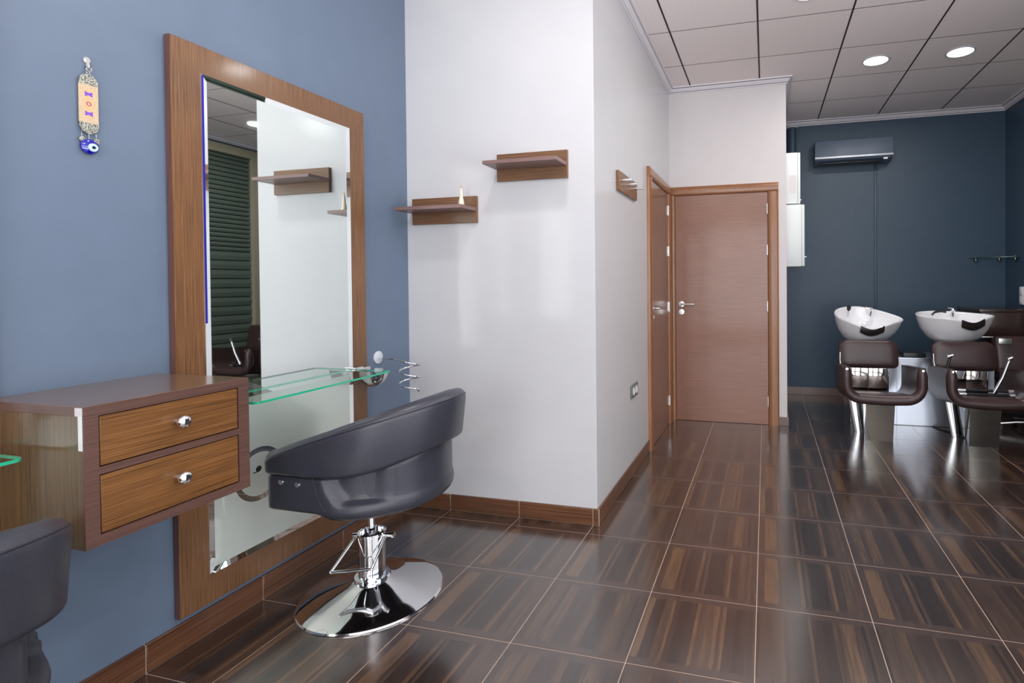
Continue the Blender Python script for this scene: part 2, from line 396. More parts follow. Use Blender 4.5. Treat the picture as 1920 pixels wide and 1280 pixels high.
bm = bmesh.new(); t = .06
for k in range(5):
    yy = SWIN[0]+(SWIN[1]-SWIN[0]-t)*k/4.; box(bm, RX+.04, RX+.10, yy, yy+t, SWIN[2], SWIN[3])
for zz in (SWIN[2], SWIN[3]-t): box(bm, RX+.045, RX+.095, SWIN[0], SWIN[1], zz, zz+t)
f = struct('window_4', bm, M['winframe'])  # unseen window frame, added for the side fill
for k in range(4):
    yy = SWIN[0]+(SWIN[1]-SWIN[0]-t)*k/4.
    link('pane', B(RX+.067, RX+.073, yy+t+.001, yy+(SWIN[1]-SWIN[0]-t)/4.-.001, SWIN[2]+t+.001, SWIN[3]-t-.001), M['pane'], f)
# floor
struct('floor', B(-.15, RX+.15, FRONT-.15, BY+.15, -.12, -.0008), M['grout'])
FL = bpy.data.objects['floor']
TS = .415; G = .003
cache = {}
def tile_mesh(w_, d_):
    k = (round(w_, 3), round(d_, 3))
    if k not in cache:
        bm = B(-w_/2, w_/2, -d_/2, d_/2, -.01, 0)
        me = bpy.data.meshes.new('tile'); bm.to_mesh(me); bm.free(); me.materials.append(M['tile']); cache[k] = me
    return cache[k]
x_lines = [0]+[.25866+TS*i for i in range(0, 10)]+[RX]
x_lines = [x for x in x_lines if x <= RX]
y_lines = [1.6809+TS*j for j in range(-10, 12)]
y_lines = [FRONT]+[y for y in y_lines if FRONT+.05 < y < BY-.02]+[BY]
for a, b in zip(x_lines, x_lines[1:]):
    for c, d in zip(y_lines, y_lines[1:]):
        if b <= COLX and c > COLY: continue
        if b <= DX and c > DY: continue
        # a full-size tile keeps the pattern origin at the centre of the uncut tile
        x1c, y1c = b, d
        full = tile_mesh(b-a-G, d-c-G)
        o = bpy.data.objects.new('tile', full); COL.objects.link(o); o.parent = FL
        o.location = ((a+b)/2, (c+d)/2, 0)

# baseboards: strip of grout with a tile every 41.5 cm
def baseboard(name, axis, fixed, sgn, a0, a1, lines, h=.09, th=.011, mat='bbtile'):
    """axis: running axis; fixed: wall plane; sgn: direction into the room"""
    def bx(p, q, z0, z1, t0, t1):
        f0, f1 = sorted((fixed+sgn*t0, fixed+sgn*t1))
        return (p, q, f0, f1, z0, z1) if axis == 'X' else (f0, f1, p, q, z0, z1)
    par = struct(name, B(*bx(a0, a1, 0, h-.002, 0, th-.003)), M['grout'])
    cuts = [a0]+[l for l in lines if a0+.02 < l < a1-.02]+[a1]
    for p, q in zip(cuts, cuts[1:]):
        link('skirting_tile', B(*bx(p+.0015, q-.0015, .0015, h, 0.0005, th)), M[mat], par, bevel=.0015, seg=1)
    return par
yl = [1.6809+TS*j for j in range(-11, 12)]; xl = [.25866+TS*i for i in range(0, 11)]
baseboard('baseboard_left', 'Y', 0, 1, FRONT, COLY, yl, .094)
baseboard('baseboard_column', 'X', COLY, -1, .0, COLX+.011, xl, .087, mat='bbtilex')
baseboard('baseboard_side', 'Y', COLX, 1, COLY, 3.85, yl, .087)
baseboard('baseboard_door', 'X', DY, -1, 2.072, DX+.011, [], .073, mat='bbgrey')
baseboard('baseboard_recess', 'Y', DX, 1, DY, BY, yl, .073, mat='bbgrey')
baseboard('baseboard_back', 'X', BY, -1, DX+.012, RX, xl, .085, mat='bbgrey')

# ceiling: dark grid with one panel per 60 cm square
struct('ceiling', B(-.15, RX+.15, FRONT-.15, BY+.15, H+.012, H+.1), M['gap'])
CE = bpy.data.objects['ceiling']
cx_l = [1.3147+.6*k for k in range(-2, 5)]; cy_l = [3.7147+.6*k for k in range(-11, 5)]
cx_l = [0]+[v for v in cx_l if .05 < v < RX-.05]+[RX]; cy_l = [FRONT]+[v for v in cy_l if FRONT+.05 < v < BY-.05]+[BY]
holes = {}
for a, b in zip(cx_l, cx_l[1:]):
    for c, d in zip(cy_l, cy_l[1:]):
        if (a+b)/2 < COLX-.3 and c > COLY: continue
        k = (round(b-a, 3), round(d-c, 3))
        if k not in holes:
            bm = B(-(b-a)/2+.006, (b-a)/2-.006, -(d-c)/2+.0032, (d-c)/2-.0032, 0, .0115)
            me = bpy.data.meshes.new('ceiling_panel'); bmesh.ops.recalc_face_normals(bm, faces=bm.faces); bm.to_mesh(me); bm.free(); me.materials.append(M['ceil']); holes[k] = me
        o = bpy.data.objects.new('ceiling_panel', holes[k]); COL.objects.link(o); o.parent = CE; o.location = ((a+b)/2, (c+d)/2, H)

for a in cx_l[1:-1]: link('grid_bar', B(a-.0055, a+.0055, FRONT if a > COLX else FRONT, BY if a > DX else (DY if a > COLX else COLY), H-.0015, H+.0115), M['gap'], CE)
for c in cy_l[1:-1]: link('cross_bar', B(0 if c < COLY else (COLX if c < DY else DX), RX, c-.0022, c+.0022, H-.0008, H+.0115), M['gap'], CE)
# cornice profile (d from the wall, z below ceiling)
CP = [(0, -.052), (.012, -.052), (.012, -.046), (.016, -.044), (.016, -.040), (.013, -.038), (.034, -.018), (.036, -.014), (.040, -.014), (.040, -.009), (.052, -.009), (.054, 0), (0, 0)]
def cornice(name, axis, fixed, sgn, a0, a1, m0=0, m1=0):
    """m0/m1: +1 outer mitre, -1 inner mitre at each end"""
    bm = bmesh.new()
    def P(d, z, a): return (a, fixed+sgn*d, H+z) if axis == 'X' else (fixed+sgn*d, a, H+z)
    A = [bm.verts.new(P(d, z, a0-m0*d)) for d, z in CP]; Bv = [bm.verts.new(P(d, z, a1+m1*d)) for d, z in CP]
    bm.faces.new(A); bm.faces.new(Bv[::-1]); n = len(CP)
    for i in range(n):
        f = bm.faces.new((A[i], Bv[i], Bv[(i+1) % n], A[(i+1) % n]))
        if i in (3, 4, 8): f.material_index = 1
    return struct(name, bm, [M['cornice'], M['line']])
cornice('trim_1', 'Y', 0, 1, FRONT, COLY, -1, -1)
cornice('trim_2', 'X', COLY, -1, 0, COLX, -1, 1)
cornice('trim_3', 'Y', COLX, 1, COLY, DY, 1, -1)
cornice('trim_4', 'X', DY, -1, COLX, DX, -1, 1)
cornice('trim_5', 'Y', DX, 1, DY, BY, 1, -1)
cornice('trim_6', 'X', BY, -1, DX, RX, -1, -1)
cornice('trim_7', 'Y', RX, -1, FRONT, BY, -1, -1)

# doors
def handle(par, axis):
    # rose, lever and key rose; built facing -y, at local origin
    pass
def door(name, axis):
    # local frame: u along the wall, v out of the wall, z up  -> mapped to world
    if axis == 'X':
        def P(u, v, z): return (COLX+u, DY-v, z)
        u0, u1, fl, fr = .004, .958, .05, .09
        leafm = M['doorleaf']
    else:
        def P(u, v, z): return (COLX+v, 3.85+u, z)
        u0, u1, fl, fr = 0, .90, .085, .085
        leafm = M['doorleafy']
    top = 2.112; ft = .078
    def bxp(a0, a1, b0, b1, z0, z1):
        p, q = P(a0, b0, z0), P(a1, b1, z1)
        return [min(p[0], q[0]), max(p[0], q[0]), min(p[1], q[1]), max(p[1], q[1]), z0, z1]
    leaf = struct(name, B(*bxp(u0+fl+.002, u1-fr-.002, .0005, .012, .003, top-ft-.002)), leafm, bevel=.001, seg=1)
    # frame: rounded architrave profile on three sides
    def arch(a0, a1, name2, zz0, zz1, horiz=False):
        n = 8; prof = [(0, 0)]+[(.5-.5*math.cos(pi*k/n), .020+.012*math.sin(pi*k/n)) for k in range(n+1)]+[(1, 0)]
        bm = bmesh.new()
        if not horiz:
            rows = [[P(a0+(a1-a0)*p, v, z) for p, v in prof] for z in (zz0, zz1)]
        else:
            rows = [[P(a, v, zz0+(zz1-zz0)*p) for p, v in prof] for a in (a0, a1)]
        g = grid(bm, rows, close_v=True)
        bm.faces.new(g[0]); bm.faces.new(g[1][::-1])
        return link(name2, bm, M['doorframe'], leaf, smooth=True)
    arch(u0, u0+fl, 'frame_jamb', 0, top-ft)
    arch(u1-fr, u1, 'frame_jamb', 0, top-ft)
    arch(u0, u1, 'frame_head', top-ft, top, True)
    # hinges
    hu = (u1-fr)
    for z in (1.887, 1.528, 1.038, .205):
        bm = bmesh.new(); p = P(hu-.004, .019, z)
        tube(bm, [(p[0], p[1], z-.045), (p[0], p[1], z+.045)], .0055, 10)
        box(bm, *bxp(hu-.010, hu+.002, .011, .0165, z-.04, z+.04))
        link('hinge', bm, M['satin'], leaf, smooth=True)
    # handle
    hx = u0+fl+.055
    nv = {'X': 'Y', 'Y': 'X'}[axis]; s = -1 if axis == 'X' else 1
    c = P(hx, .012, 1.055)
    bm = L([(0, 0), (.026, 0), (.026, s*.008), (.012, s*.01), (.011, s*.045), (0, s*.047)], 28, c, nv)
    e0, e1 = P(hx-.002, .052, 1.055), P(hx+.12, .052, 1.056)
    tube(bm, [e0, P(hx+.02, .055, 1.055), e1], .009, 12)
    link('handle', bm, M['satin'], leaf, smooth=True)
    c = P(hx, .012, .985)
    link('key_rose', L([(0, 0), (.024, 0), (.024, s*.007), (.009, s*.008), (.008, s*.012), (0, s*.012)], 28, c, nv), M['satin'], leaf, smooth=True)
    return leaf
door('door_1', 'X'); door('door_2', 'Y')
# strike plate hint on left edge of the door
# shutter in right wall
wf = bmesh.new()
for a in ((WY0, WY0+.13, 0, WZ), (WY1-.13, WY1, 0, WZ), (WY0+.13, WY1-.13, WZ-.1, WZ)):
    box(wf, RX-.02, RX+.08, a[0], a[1], a[2], a[3])
f = struct('window_3', wf, M['winframe'])
z = .02
link('shutter_light_block', B(RX+.07, RX+.15, WY0+.001, WY1-.001, 0, WZ), M['gap'], f)  # added dark sheet, stops outside light leaking between the slats
while z < WZ-.115:
    hh = .0555 if z > 1.62 else .11
    hh = min(hh, WZ-.101-z)
    prof = [(RX+.062, z), (RX+.038, z+.006), (RX+.030, z+hh*.5), (RX+.038, z+hh-.007), (RX+.062, z+hh-.003)]
    bm = prism([(p[0], p[1]) for p in prof], 'Y', WY0+.131, WY1-.131)
    link('slat', bm, M['shutter'], f)
    z += hh

# ------------------------------------------------------------------ styling station on the left wall
def station(dy, label, label_shelf, se=.345, side=1):
    st = thing('framed_wall_mirror', label, 'mirror', (0, 1.805+dy, 1.11))
    # frame y 1.36..2.247, z .12..2.1 ; glass y 1.459..2.151, z .22..2.003
    y0, y1, z0, z1 = -.445, .442, -.99, .99; a0, a1, b0, b1 = -.346, .346, -.89, .893
    t = .027
    for nm, q in (('frame_stile', (y0, a0, z0, z1)), ('frame_stile', (a1, y1, z0, z1)), ('frame_rail', (a0, a1, z0, b0)), ('frame_rail', (a0, a1, b1, z1))):
        link(nm, B(.004, t, q[0], q[1], q[2], q[3]), M['walnutZ'], st)
    bm = bmesh.new()
    e = .0012
    box(bm, .004, t-.001, y0-e, y0, z0, z1); box(bm, .004, t-.001, y1, y1+e, z0, z1); box(bm, .004, t-.001, y0, y1, z1, z1+e); box(bm, .004, t-.001, y0, y1, z0-e, z0)
    link('edging', bm, M['frameedge'], st)
    link('backing', B(0.0005, .0045, y0+.03, y1-.03, z0+.03, z1-.03), M['blackplastic'], st)
    w = .021
    gx = .0275; ge = gx+.0026
    bm = bmesh.new()
    vs = [bm.verts.new((gx, y, z)) for y, z in ((a0+w, b0+w), (a1-w, b0+w), (a1-w, b1-w), (a0+w, b1-w))]; bm.faces.new(vs)
    r = bmesh.ops.extrude_face_region(bm, geom=list(bm.faces))
    for v in [v for v in r['geom'] if isinstance(v, bmesh.types.BMVert)]: v.co.x -= .004
    link('mirror_glass', bm, M['mirror'], st)
    inn = [(a0+w, b0+w), (a1-w, b0+w), (a1-w, b1-w), (a0+w, b1-w)]; out = [(a0, b0), (a1, b0), (a1, b1), (a0, b1)]
    bm = bmesh.new()
    I = [bm.verts.new((gx, *p)) for p in inn]; O = [bm.verts.new((ge, *p)) for p in out]; Q = [bm.verts.new((.02, *p)) for p in out]
    for i in range(4):
        j = (i+1) % 4
        bm.faces.new((I[i], I[j], O[j], O[i])); bm.faces.new((O[i], O[j], Q[j], Q[i]))
    link('bevelled_edge', bm, M['bevel'], st)
    link('dispersion_strip', B(ge, ge+.0008, a0, a0+.0075, b0+.9, b1-.004), M['bluefringe'], st)  # blue dispersion of the bevel, put in as a coloured strip
    # glass shelf
    sh = thing('glass_shelf', label_shelf, 'shelf', (0, 1.805+dy, .849))
    ys0, ys1 = -.345, se; x0, x1, r = .0285, .247, .018
    poly = [(x0, ys0), (x1-r, ys0)]+[(x1-r+r*math.sin(pi/2*k/5), ys0+r-r*math.cos(pi/2*k/5)) for k in range(1, 6)]
    poly += [(x1-r+r*math.cos(pi/2*k/5), ys1-r+r*math.sin(pi/2*k/5)) for k in range(0, 6)]+[(x0, ys1)]
    bm = prism(poly, 'Z', -.008, 0)
    for f in bm.faces:
        if abs(f.normal.z) < .5 and len(f.verts) == 4: f.material_index = 1
    bm.normal_update()
    for f in bm.faces: f.material_index = 0 if abs(f.normal.z) > .7 else 1
    link('glass_plate', bm, [M['glass'], M['glassedge']], sh)
    for s in (side,):
        yc = s*.385
        # half-bowl chrome bracket under a top clamp
        bm = bmesh.new(); rows = []
        for j in range(10):
            ph = pi/2*j/9
            rows.append([(.108+.078*math.sin(ph)*math.cos(2*pi*i/32), yc+.056*math.sin(ph)*math.sin(2*pi*i/32), -.0095-.082*math.cos(ph)) for i in range(32)])
        g = grid(bm, rows, close_v=True); bm.faces.new(g[-1])
        bmesh.ops.remove_doubles(bm, verts=bm.verts, dist=1e-5)
        link('bracket', bm, M['chrome'], sh, smooth=True)
        link('clamp', B(.028, .058, yc-.055, yc+.0, .0005, .008), M['chrome'], sh, bevel=.003)
        link('bracket_arm', B(.028, .05, yc-.055, yc+.055, -.012, .0), M['chrome'], sh, bevel=.002)
    return st, sh
station(0, 'tall wall mirror in wide brown wood frame behind the black salon chair', 'long clear glass shelf with green edge across the framed mirror')
station(-1.325, 'brown framed mirror left of the drawer cabinet, holding the cut-off glass shelf', 'glass shelf at left edge of the photo, its green corner before the cabinet side', .388, -1)

# drawer cabinet
cb = thing('drawer_cabinet', 'brown wood wall-hung cabinet with two drawers and round chrome knobs', 'cabinet', (0, 1.115, .62))
w2 = .21; D = .375; hh = .345
link('top', B(.001, D, -w2+.001, w2-.001, hh-.021, hh), [M['cabtop']], cb, bevel=.0008, seg=1)
link('top_edging', B(.001, D-.0185, -w2-.0004, -w2+.001, hh-.022, hh-.0005), M['edging'], cb)
link('top_edging', B(.001, D, w2-.001, w2+.0004, hh-.022, hh-.0005), M['edging'], cb)
link('side_panel', B(.001, D-.004, -w2+.0, -w2+.02, 0, hh-.0225), M['sideZ'], cb)
link('side_panel', B(.001, D-.004, w2-.02, w2, 0, hh-.0225), M['sideZ'], cb)
link('bottom_panel', B(.001, D-.004, -w2+.0205, w2-.0205, 0, .02), M['sideZ'], cb)
link('back_panel', B(.001, .012, -w2+.0205, w2-.0205, .0205, hh-.0225), M['sideZ'], cb)
fr = bmesh.new()
for a in ((-w2, -w2+.030, 0, hh-.0225), (w2-.034, w2, 0, hh-.0225), (-w2+.030, w2-.034, 0, .026), (-w2+.030, w2-.034, .174, .192), (-w2+.03, w2-.034, hh-.026, hh-.0225)):
    box(fr, D-.004, D+.003, *a)
box(fr, D, D+.003, -w2, w2, hh-.022, hh-.001)
link('front_frame', fr, M['edging'], cb)
for (z0, z1) in ((.029, .171), (.195, hh-.0285)):
    d = link('drawer', B(.02, D+.0015, -w2+.033, w2-.037, z0, z1), M['walnutY'], cb, bevel=.0008, seg=1)
    link('knob', L([(0, 0), (.008, 0), (.007, .012), (.010, .016), (.0165, .021), (.0175, .027), (.014, .033), (.006, .036), (0, .0365)], 28, (D+.0015, 0, (z0+z1)/2+.004), 'X'), M['chrome'], d, smooth=True)
link('side_trim', B(D-.0145, D-.001, -w2-.0006, -w2, hh-.105, hh-.022), M['whiteplastic'], cb)
link('side_trim', B(D-.0245, D-.001, -w2-.0008, -w2+.001, hh-.022, hh-.002), M['matwhite'], cb)

# spiral hair-dryer holder
sp = thing('hairdryer_holder', 'chrome spiral hair-dryer holder on a round wall plate right of the mirror', 'holder', (0, 2.356, .875))
link('wall_plate', L([(0, .0005), (.033, .0005), (.033, .006), (.03, .008), (0, .008)], 32, (0, 0, 0), 'X'), M['silverstrip'], sp, smooth=True)
pts = [(.008, 0, -.003), (.06, 0, -.004), (.12, 0, -.010), (.16, .004, -.018)]
N = 64
for i in range(N+1):
    a = 2*pi*2.25*i/N
    rx = .056
    pts.append((.158+rx*math.sin(a+.2)*1., .0-.045*math.cos(a+.2)*1+.045, -.022-.145*i/N))
pts.append((.228, .02, -.168))
link('coil', T(pts, .0042, 10), M['chrome'], sp, smooth=True)

# evil-eye hanging
ev = thing('wall_hanging', 'evil-eye bead amulet with cream woven ribbon hanging on the blue wall', 'ornament', (0, 1.146, 1.80))
bm = L([(0, .0005), (.009, .0005), (.009, .004), (0, .004)], 16, (0, 0, .128), 'X'); box(bm, .0005, .008, -.004, .004, .108, .13); tube(bm, [(.004, 0, .112), (.014, 0, .104), (.016, 0, .112)], .0022, 8)
link('hook', bm, M['satin'], ev, smooth=True)
bm = bmesh.new()
def ring(bm, c, R, r, n=20, plane='YZ'):
    pts = [(c[0], c[1]+R*math.cos(2*pi*k/n), c[2]+R*math.sin(2*pi*k/n)) for k in range(n+1)]
    tube(bm, pts, r, 6, cap=False)
ring(bm, (.012, 0, .100), .006, .0016); ring(bm, (.009, 0, .091), .004, .0013)
link('chain', bm, M['satin'], ev, smooth=True)
for s, zc in ((1, .054), (-1, -.059)):
    poly = [(-.0235, zc)]+[(.0235*math.cos(pi-pi*k/14), zc+s*(.006+.026*math.sin(pi*k/14))) for k in range(15)]+[(.0235, zc)]
    link('filigree_plate', prism(poly, 'X', .006, .009), M['filigree'], ev)
bm = bmesh.new()
for i in range(2): pass
link('ribbon', B(.0055, .0085, -.0235, .0235, -.0565, .0565), M['textile'], ev, loc=(0, 0, -.0025))
for y in (-.018, .018):
    bm = L([(0, .006), (.0075, .006), (.0075, .008), (0, .008)], 14, (0, y, -.113+.004), 'X'); tube(bm, [(.007, y, -.1), (.007, y*.95, -.085)], .0012, 6)
    link('coin_pendant', bm, M['filigree'], ev)
link('bead_link', T([(.007, 0, -.088), (.007, 0, -.108)], .0016, 6), M['satin'], ev)
bd = link('eye_bead', L([(0, .001), (.015, .002), (.0225, .007), (.0215, .011), (.014, .0155), (0, .017)], 32, (0, 0, -.129), 'X'), M['eyeblue'], ev, smooth=True)
link('iris', L([(0, .0155), (.0125, .0155), (.0115, .0185), (0, .0195)], 24, (0, .004, -.1315), 'X'), M['eyelight'], bd, smooth=True)
link('pupil', L([(0, .019), (.0048, .019), (.004, .0208), (0, .021)], 18, (0, .004, -.1315), 'X'), M['eyeblack'], bd, smooth=True)

# ------------------------------------------------------------------ salon chair (faces -x)
def salon_chair(label, loc, rz):
    ch = thing('salon_chair', label, 'chair', loc, rz, None)
    # base
    link('base_plate', L([(.270, 0), (.271, .004), (.267, .009), (.255, .013), (.20, .024), (.14, .039), (.09, .055), (.064, .067), (.05, .07), (.0, .07)], 96), M['chrome'], ch, smooth=True, autos=30)
    link('base_collar', L([(.05, .066), (.068, .066), (.070, .073), (.066, .080), (.05, .082)], 48), M['chrome'], ch, smooth=True)
    link('hydraulic_cylinder', L([(.0, .072), (.051, .072), (.051, .243), (.054, .246), (.054, .255), (.045, .257), (.043, .235), (0, .235)], 48), M['chrome'], ch, smooth=True, autos=30)
    link('piston_rod', T([(0, 0, .236), (0, 0, .412)], .0135, 24), M['chrome'], ch, smooth=True)
    bm = bmesh.new()
    pv1, pv2 = Vector((-.062, -.012, .236)), Vector((.058, .012, .240))
    c1, c2 = Vector((-.078, -.131, .145)), Vector((.066, -.081, .150))
    for a, b in ((pv1, c1), (pv2, c2)):
        tube(bm, [a, a.lerp(b, .5), b], .0055, 10)
    tube(bm, [c1, c2], .0055, 10)
    for c in (c1, c2): bmesh.ops.create_icosphere(bm, subdivisions=2, radius=.0062, matrix=Matrix.Translation(c))
    dv = (pv2-pv1).normalized()
    tube(bm, [pv1-dv*.016, pv1+dv*.02], .009, 12); tube(bm, [pv2-dv*.02, pv2+dv*.03], .008, 12)
    tube(bm, [pv2+dv*.028, pv2+dv*.034], .013, 14)
    link('pump_lever', bm, M['chrome'], ch, smooth=True)
    link('swivel_plate', B(-.11, .11, -.09, .09, .403, .418), M['blackplastic'], ch, bevel=.004)
    # plan path: near side front -> round the back -> far side front
    XF, XC, RO = -.178, .055, .300
    path = []
    ns, na = 24, 60
    for i in range(ns): path.append((XF+(XC-XF)*i/ns, -RO, 0, -1))
    RXb = .308
    for i in range(na+1):
        a = -pi/2+pi*i/na
        nx, ny = math.cos(a)/RXb, math.sin(a)/RO; l = math.hypot(nx, ny)
        path.append((XC+RXb*math.cos(a), RO*math.sin(a), nx/l, ny/l))
    for i in range(1, ns+1): path.append((XC+(XF-XC)*i/ns, RO, 0, 1))
    n = len(path)
    def loft(section, name, mat):
        bm = bmesh.new(); rows = []
        for i, (x, y, nx, ny) in enumerate(path):
            sec = section(i/(n-1), x)
            rows.append([(x+nx*o, y+ny*o, z) for o, z in sec])
        # rounded end caps
        def cap(row, sgn):
            out = []
            cx = sum(p[0] for p in row)/len(row); cyy = sum(p[1] for p in row)/len(row); cz = sum(p[2] for p in row)/len(row)
            for k in (1, 2, 3, 4):
                t = k/4.; s = math.cos(t*pi/2)*.30+.70 if k < 4 else .02; dx = -.022*math.sin(t*pi/2)
                out.append([(p[0]+dx, cyy+(p[1]-cyy)*s, cz+(p[2]-cz)*(s if k == 4 else 1-(1-s)*.4)) for p in row])
            return out
        rows = cap(rows[0], -1)[::-1]+rows+cap(rows[-1], 1)
        g = grid(bm, rows, close_v=True)
        bm.faces.new(g[0]); bm.faces.new(g[-1][::-1])
        return link(name, bm, mat, ch, smooth=True, autos=60)
    def zt(x): return .655+.180*((x-XF)/(.365-XF))**.92 if x > XF else .655
    def zb(x):
        t = max(0, (x-.03)/.335); return .570+.072*t*t
    def rrect(o0, o1, z0, z1, r0, k=5):
        pts = []
        for (cx, cz, a0, r) in ((o1-.036, z1-.036, 0, .036), (o0+r0, z1-r0-.004, 90, r0), (o0+r0, z0+r0, 180, r0), (o1-.020, z0+.020, 270, .020)):
            for i in range(k+1):
                a = math.radians(a0+90*i/k); pts.append((cx+r*math.cos(a), cz+r*math.sin(a)))
        return pts
    def band(s, x):
        back = max(0, (x-.08)/.285); lean = .016*back
        th = .088
        pts = rrect(-th, 0, zb(x), zt(x), .024)
        h = zt(x)-zb(x)
        return [(o+lean*(z-zb(x))/h*1.4+.006*math.sin(pi*(z-zb(x))/h), z) for o, z in pts]
    loft(band, 'backrest', M['black'])
    bm = bmesh.new(); pts = []
    for i, (x, y, nx, ny) in enumerate(path):
        back = max(0, (x-.08)/.285); o = .016*back*1.30-.0015
        pts.append((x+nx*o, y+ny*o, zt(x)-.021))
    tube(bm, pts, .0022, 6); link('top_piping', bm, M['piping'], ch, smooth=True)
    def sm(t): t = max(0, min(1, t)); return t*t*(3-2*t)
    # seat shell with recessed flanks
    def shell(s, x):
        L_ = s if s < .5 else 1-s
        top = zb(x)-.001
        side = sm((x-.005)/.06)
        def rec_(z): return .040*sm((x-.035-.055*max(0, (.575-z)/.09)**2)/.035)*(1-.86*sm((x-.20)/.10))
        rec = rec_(.57)          # 0 on the front pads, 1 behind them
        pull = -.012-.026*max(0, (x-.08)/.285)
        pts = [(-.060, top), (pull-rec-.004, top), (pull-rec, top-.004)]
        for k in range(1, 5): pts.append((pull-rec_(top-(top-.490)*k/5), top-(top-.490)*k/5))
        rb = rec_(.49)
        pts.append((pull-rb*.97, .490)); pts.append((pull-rb*.80, .484)); pts.append((pull-rb*.40, .478)); pts.append((pull-rb*.08, .469)); pts.append((pull, .455))
        r = .056
        zbot = .412+.022*(1-side)
        for k in range(1, 7):
            a = pi/2*k/6; pts.append((pull-r*(1-math.cos(a)), .452-(.452-zbot)*math.sin(a)))
        pts += [(-.13, zbot-.002), (-.13, zbot+.03), (-.062, .47)]
        return pts
    loft(shell, 'seat_shell', M['black'])
    # seams where flank meets front pad, and bottom line of the recess
    for sgn in (-1, 1):
        bm = bmesh.new()
        pts = [(.012, -.2935, .572), (.020, -.2935, .54), (.034, -.2935, .50), (.055, -.2935, .465), (.08, -.288, .437), (.105, -.268, .414)]
        pts = [(p[0]-.010, p[1]*.984, p[2]+.006) for p in pts]
        tube(bm, [(p[0], p[1]*-sgn, p[2]) for p in pts], .002, 6)
        link('side_seam', bm, M['piping'], ch, smooth=True)
    # pan and seat
    bm = bmesh.new(); low = []; up = []
    for (x, y, nx, ny) in path:
        low.append(bm.verts.new((x-nx*.10, y-ny*.10, .404))); up.append(bm.verts.new((x-nx*.10, y-ny*.10, .42)))
    bm.faces.new(low); bm.faces.new(up[::-1])
    for i in range(len(low)): bm.faces.new((low[i], low[(i+1) % len(low)], up[(i+1) % len(low)], up[i]))
    link('seat_pan', bm, M['black'], ch)
    bm = bmesh.new(); rows = []
    for d, z in ((.16, .425), (.10, .428), (.088, .44), (.086, .47), (.088, .492), (.098, .506), (.13, .514), (.18, .520), (.25, .524)):
        rows.append([(max(x-nx*d, XF+.01+max(0, d-.09)), y-ny*d if abs(y) > d else y*.2, z) for x, y, nx, ny in path])
    g = grid(bm, rows, close_v=True); bm.faces.new(g[0]); bm.faces.new(g[-1][::-1])
    link('seat', bm, M['black'], ch, smooth=True)
    # chrome bolts on the front pads
    for sgn in (-1, 1):
        for x, z in ((-.135, .548), (-.062, .545)):
            y = sgn*(.300-.012)
            link('bolt', L([(0, 0), (.011, 0), (.0095, sgn*.004), (0, sgn*.006)], 20, (x, y, z), 'Y'), M['chrome'], ch, smooth=True)
    return ch
CH = salon_chair('black leatherette salon chair on round chrome base, facing the framed mirror', (.405, 1.821, 0), 0)
ch2 = dup(CH); ch2.location = (.352, .505, 0); ch2['label'] = 'black salon chair cut off at the lower left corner, beside the blue wall'

# ------------------------------------------------------------------ shelves, figurine, hooks, sockets
def wall_shelf(label, x0, z0):
    s = thing('wall_shelf', label, 'shelf', (x0+.2, COLY, z0), 0, 'small wooden display shelves')
    link('back_board', B(-.2, .2, -.019, -.001, 0, .144), M['walnutX'], s, bevel=.0008, seg=1)
    link('shelf_board', B(-.203, .197, -.165, -.0195, .062, .080), M['shelfw'], s, bevel=.0008, seg=1)
wall_shelf('lower left brown wall shelf with a small figurine on it', .045, 1.585)
wall_shelf('upper right brown wall shelf, empty, nearer the column corner', .569, 1.798)
fg = thing('figurine', 'small cream porcelain figurine with a pointed top on the lower left shelf', 'figurine', (.398, COLY-.09, 1.6652))
link('base', L([(0, 0), (.0165, 0), (.0165, .006), (.014, .009), (0, .009)], 20), M['copper'], fg, smooth=True)
link('robe', L([(0, .008), (.0145, .009), (.015, .02), (.011, .038), (.0085, .055), (.0075, .068), (.0085, .074), (.006, .082), (0, .084)], 20), M['porc_fig'], fg, smooth=True)
link('head', L([(0, .080), (.005, .082), (.0062, .088), (.0045, .095), (0, .096)], 16), M['porc_fig'], fg, smooth=True)
link('halo', L([(0, .094), (.0038, .095), (.0014, .110), (0, .114)], 12), M['copper'], fg, smooth=True)
hk = thing('coat_hook_board', 'brown coat rack board with three chrome pegs on the white side wall', 'coat rack', (COLX, 3.245, 1.857))
link('board', B(.001, .018, -.227, .227, -.058, .058), M['walnutY'], hk, bevel=.001, seg=1)
for y in (-.145, 0, .155):
    link('peg', L([(0, 0), (.009, 0), (.0085, .05), (.012, .052), (.012, .058), (0, .058)], 20, (.018, y, .012), 'X'), M['satin'], hk, smooth=True)
sk = thing('power_socket', 'grey double power socket low on the white side wall', 'socket', (COLX, 3.40, .545))
link('plate', B(.001, .011, -.085, .085, -.043, .043), M['greyplastic'], sk, bevel=.004)
for y in (-.036, .036):
    link('socket_well', L([(0, .0105), (.027, .0105), (.027, .0135), (.021, .0135), (.021, .0115), (0, .0115)], 28, (0, y, 0), 'X'), M['whiteplastic'], sk, smooth=True)

